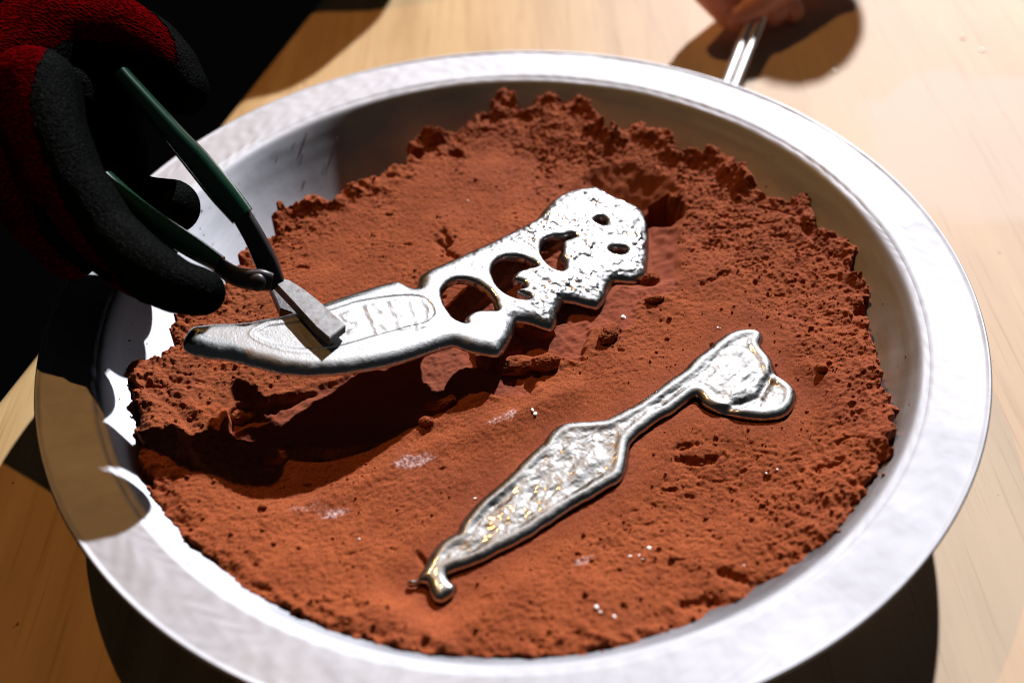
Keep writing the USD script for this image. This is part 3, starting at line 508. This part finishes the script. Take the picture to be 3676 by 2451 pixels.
# white flecks
GF = 'white flecks lying on the red sand'
FL = {(2237, 1138): 'white fleck on smooth sand between the knife teeth and the heart shaped knife end', (1911, 1468): 'larger of two white flecks above the waist of the flat knife', (1921, 1482): 'smaller of two white flecks above the waist of the flat knife',
      (2330, 1968): 'largest white fleck in the little cluster right of the flat knife', (2140, 2185): 'biggest white fleck on the sand, below the flat knife blade near the pan edge', (2205, 2213): 'white fleck just right of the biggest fleck near the lower pan edge',
      (2576, 1175): 'white fleck left of the upper end of the flat knife', (1680, 722): 'pale fleck on the sand above the middle of the lifted knife', (2567, 640): 'white fleck on the sand beyond the round sprue hole', (1290, 1935): 'white fleck in the lower left part of the sand', (2850, 2100): 'white fleck close to the lower right pan wall', (1705, 1788): 'white fleck left of the middle of the flat knife blade'}
for px, py, r in [(2237, 1138, .0013), (1911, 1468, .0014), (1921, 1482, .0009), (2330, 1968, .0010), (2294, 1996, .0007), (2310, 2008, .0008), (2262, 1996, .0007), (2140, 2185, .0014), (2155, 2200, .0010), (2205, 2213, .0009), (2010, 1852, .0007), (2025, 1848, .0005), (2790, 1685, .0006), (2752, 1694, .0005), (2520, 1660, .0006), (2560, 1658, .0005), (2670, 2030, .0007), (1680, 722, .0011), (2576, 1175, .0008), (1290, 1935, .0006), (2850, 2100, .0006), (1705, 1788, .0006), (2567, 640, .0006), (1945, 1876, .0005), (2585, 1178, .0006)]:
    fl_label = FL.get((px, py)); put('white_fleck', flake(r * .95, int(px)), 'fleck_white', px, py, r * .15, rz=px * 1.7, label=fl_label or 'tiny white fleck lying loose on the red sand', cat='fleck', group=GF)
for (px, py), r, m, lab in [((2994, 254), .0017, 'fleck_white', 'round white fleck on the table just right of the steel rod'), ((3525, 180), .0014, 'fleck_white', 'faint white fleck on the table near the far right corner'), ((3458, 136), .0014, 'fleck_pink', 'pink fleck on the table near the far right corner')]:
    p = atz([(px, py)], .0004)[0]; obj('table_fleck', clod(r, 5, (1, 1, .3)).apply_translation(p), m, smooth=60, label=lab, cat='fleck')

# ------------------------------------------------------------------ pliers
plt_ = thing('pliers', 'steel pliers with green plastic handles gripping the knife blade', 'pliers')
JO = K1O + KN * .0066                                              # top face of the upper jaw
def onjaw(pts, off=0.): return onplane(pts, JO + KN * off, KN)
jaw = onjaw([(933, 965), (976, 965), (1016, 999), (1039, 1004), (1094, 1039), (1146, 1080), (1242, 1166), (1183, 1212), (1137, 1174), (1034, 1062), (971, 996)])
obj('jaw', rounded_plate(jaw[::-1], KN, .0046, .0003), 'jaw_steel', plt_, smooth=30)
jl = onjaw([(960, 1000), (1000, 1020), (1060, 1080), (1150, 1160), (1130, 1190), (1045, 1120), (1005, 1106), (985, 1060)], -.0110)
obj('jaw', rounded_plate(jl[::-1], KN, .0050, .0003), 'black_steel', plt_, smooth=30)
DP = float((onjaw([(930, 1000)])[0] - EYE) @ FW)
print('pivot depth', DP, onjaw([(930, 1000)])[0])
z1 = lambda pts: zoomed(pts, .797, 0, 0)
def limb(px, hw, ht, d0, d1, expo, k=22):
    c = spline(np.c_[z1(px), np.linspace(d0, d1, len(px)), np.asarray(hw) * .797, ht], 6, False)
    p = np.array([atd(a[0], a[1], a[2]) for a in c]); return sweep(p, c[:, 3] * c[:, 2] / F_, c[:, 4], -FW, expo, k)
hA = DP - .006; eA = DP - .016; hB = DP - .008; eB = DP - .012
obj('grip', limb([(545, 330), (680, 487), (805, 632), (890, 728), (1000, 862), (1092, 974)], [36, 44, 52, 59, 62, 56], [.0052, .0055, .0058, .006, .006, .0058], eA, hA, 2.6), 'grip_green', plt_, label='upper green plastic grip')
obj('arm', limb([(1060, 925), (1098, 985), (1150, 1075), (1195, 1170), (1222, 1235), (1250, 1290)], [42, 44, 46, 50, 48, 40], [.0040, .0040, .0040, .0038, .0034, .003], hA + .0005, DP + .004, 3.5), 'black_steel', plt_)
obj('grip', limb([(470, 800), (560, 890), (660, 975), (760, 1045), (880, 1122), (990, 1190)], [40, 46, 50, 52, 50, 40], [.005, .0054, .0056, .0056, .0054, .005], eB, hB, 2.6), 'grip_green', plt_, label='lower green plastic grip')
obj('arm', limb([(940, 1160), (1000, 1205), (1060, 1243), (1120, 1258), (1180, 1262), (1225, 1270)], [34, 38, 44, 48, 50, 40], [.0038, .004, .004, .004, .004, .003], hB + .001, DP - .003, 3.2), 'black_steel', plt_)
rv = atd(*z1([(1158, 1272)])[0], DP - .0075); rvd = -FW
rm = trimesh.creation.icosphere(subdivisions=3, radius=.0037); rm.vertices[:, 2] *= .6; rm.apply_transform(trimesh.geometry.align_vectors([0, 0, 1], rvd)); rm.apply_translation(rv)
obj('rivet', rm, 'black_steel', plt_)

# ------------------------------------------------------------------ gloved worker
person = thing('person', 'person in black clothes and a red and black work glove holding the pliers', 'person')
dH = DP - .030
def J(px, py, d, r): return (atd(px, py, dH + d), r)
wrist = J(-330, 160, .055, .033)
chains = [[(A(-.62, .15, .26), .056), (A(-.42, .125, .185), .043), wrist],
          [wrist, J(40, 330, .035, .029), J(110, 560, .030, .025), J(165, 755, .024, .017), J(250, 905, .026, .0115)],
          [wrist, J(60, 600, .030, .024)], [J(40, 330, .035, .029), J(165, 755, .024, .017)],
          [J(40, 330, .035, .029), J(190, 130, .040, .022), J(400, 125, .050, .0185), J(530, 190, .053, .0158), J(600, 250, .054, .0138), J(655, 320, .054, .0112)],
          [J(40, 330, .035, .029), J(290, 440, .058, .027), J(250, 640, .052, .021), J(110, 560, .030, .025)],
          [J(120, 330, .008, .018), J(165, 470, .002, .0150), J(240, 650, .000, .0140), J(375, 850, .000, .0132), J(505, 960, -.005, .0120), J(640, 1030, -.005, .0100), J(722, 1048, -.004, .0088)],
          [J(230, 330, .036, .016), J(380, 430, .046, .0130), J(430, 530, .050, .0116), J(450, 630, .051, .0088)],
          [J(150, 740, .046, .016), J(330, 800, .060, .0135), J(450, 810, .062, .0125), J(565, 855, .070, .0105)], [J(165, 470, .028, .016), J(240, 650, .027, .0145), J(375, 850, .026, .0135), J(490, 905, .028, .0125)], [J(150, 600, .034, .019), J(330, 660, .042, .016)],
          [J(200, 600, .030, .016), J(420, 720, .056, .0130), J(560, 737, .060, .0118), J(618, 742, .060, .0118)]]
hand = body(chains, .0028, 10); HV, HF = np.array(hand.vertices), np.array(hand.faces)
# what is coated: palm side of the fingers and the thumb, by position across the hand
def pix(P): q = P - EYE; z = q @ FW; return np.stack([W_ / 2 + F_ * (q @ RT) / z, H_ / 2 - F_ * (q @ UP) / z], 1)
cx = pix(HV[HF].mean(1)); hn = hand.face_normals
coat_poly = np.vstack([z1([(150, 560), (140, 440), (155, 330), (200, 240), (290, 190), (420, 185), (560, 210), (700, 265), (795, 285), (790, 200), (740, 110), (660, 40), (560, -40), (700, -400), (1600, 0), (1600, 1700), (720, 1420), (560, 1300), (520, 1240), (430, 1130), (330, 980), (250, 830), (190, 690)])])
coated = shapely.contains_xy(Polygon(coat_poly).buffer(0), cx[:, 0], cx[:, 1])
strip = shapely.contains_xy(Polygon(z1([(140, 910), (165, 905), (210, 960), (290, 1080), (400, 1180), (510, 1245), (520, 1275), (400, 1240), (270, 1150), (180, 1040)])), cx[:, 0], cx[:, 1])
mark = shapely.contains_xy(Polygon(z1([(-10, 275), (30, 265), (52, 300), (45, 350), (20, 410), (-10, 420)])), cx[:, 0], cx[:, 1])
sleeve = HV[HF].mean(1)[:, 0] < -.36
coated &= ~sleeve
def sub(mask, infl=0.):
    f = HF[mask]; u, i = np.unique(f, return_inverse=True); return (HV[u] + np.array(hand.vertex_normals)[u] * infl, i.reshape(-1, 3))
gl = obj('glove', sub(~sleeve), 'glove_knit', person, smooth=True, label='red knitted work glove')
obj('rubber_coating', sub(coated, .0005), 'glove_rubber', gl, smooth=True)
obj('printed_strip', sub(strip & ~coated & ~sleeve, .0003), 'glove_rubber', gl, smooth=True)
def biggest(vf): return max(trimesh.Trimesh(*vf, process=False).split(only_watertight=False), key=lambda m: len(m.faces))
obj('printed_mark', biggest(sub(mark & ~coated & ~sleeve, .0003)), 'glove_rubber', gl, smooth=True)
obj('sleeve', sub(sleeve), 'black_cloth', person, smooth=True)
torso = body([[(A(-.80, .24, -.70), .13), (A(-.80, .22, -.05), .15), (A(-.82, .30, .30), .16), (A(-.80, .38, .52), .12)], [(A(-.80, .38, .50), .10), (A(-.70, .27, .36), .068), (A(-.62, .15, .26), .057)]], .02, 8)
obj('body', torso, 'black_cloth', person, smooth=True)

# ------------------------------------------------------------------ steel rod and the bare hand that holds it
r0, r1 = atz([(2626, 295)], .008)[0], atz([(2742, 0)], .020)[0]; dr = r1 - r0; ra_ = r0 - dr * .28; rb_ = r1 + dr * .55
t = np.linspace(0, 1, 14)[:, None]; cl_ = ra_ + (rb_ - ra_) * t
sidev = np.cross(dr / np.linalg.norm(dr), RT); sidev /= np.linalg.norm(sidev); sidev = sidev if sidev @ FW < 0 else -sidev
wv = np.cross(sidev, dr / np.linalg.norm(dr))
rod = thing('steel_rod', 'shiny grooved steel rod leaning behind the pan, held in a bare hand', 'rod')
obj('shaft', trimesh.util.concatenate([sweep(cl_ + wv * .0029, .0032, .0026, sidev, 2.2, 16), sweep(cl_ - wv * .0029, .0032, .0026, sidev, 2.2, 16)]), 'bright_steel', rod, smooth=60)
p2 = thing('person', 'bare hand of a second person holding the steel rod at the far edge', 'person')
hb = r1 - dr * .20 + A(-.010, 0, .004)
def K(dx, dy, dz, r): return (hb + A(dx, dy, dz), r)
fing = []
for k, (u, w) in enumerate([(-.012, .0092), (.004, .0095), (.020, .009), (.034, .0078)]):
    y = .006 * k
    fing.append([K(.012 + u * 1.3, .052 + y, .030, .012), K(-.010 + u, .030 + y, .034 - .004 * k, w + .0012), K(-.014 + u, .004 + y, .014 - .004 * k, w + .0004), K(.004 + u, .002 + y, -.004 - .003 * k, w)])
fing.append([K(.045, .050, .010, .014), K(.026, .022, .004, .0115), K(.010, .004, .001, .0098), K(-.004, -.003, -.003, .0085)])
fing.append([K(-.004, .052, .030, .013), K(.055, .072, .024, .014)]); fing.append([K(.0, .055, .028, .014), K(.04, .10, .05, .026), K(.10, .19, .10, .030), K(.17, .33, .19, .040)]); fing.append([K(.045, .05, .01, .014), K(.04, .10, .05, .026)])
obj('hand', body(fing, .003, 10), 'skin', p2, smooth=True)
# unseen arm shape, added to cast shade on the table's far left part
fa = body([[(A(-.16, .98, .26), .055), (A(-.040, .62, .115), .044), (A(-.066, .485, .092), .037), (A(-.088, .440, .09), .035), (A(-.125, .430, .09), .033), (A(-.22, .43, .09), .030)]], .008, 8)
obj('shade_arm', fa, 'black_cloth', p2, smooth=True)
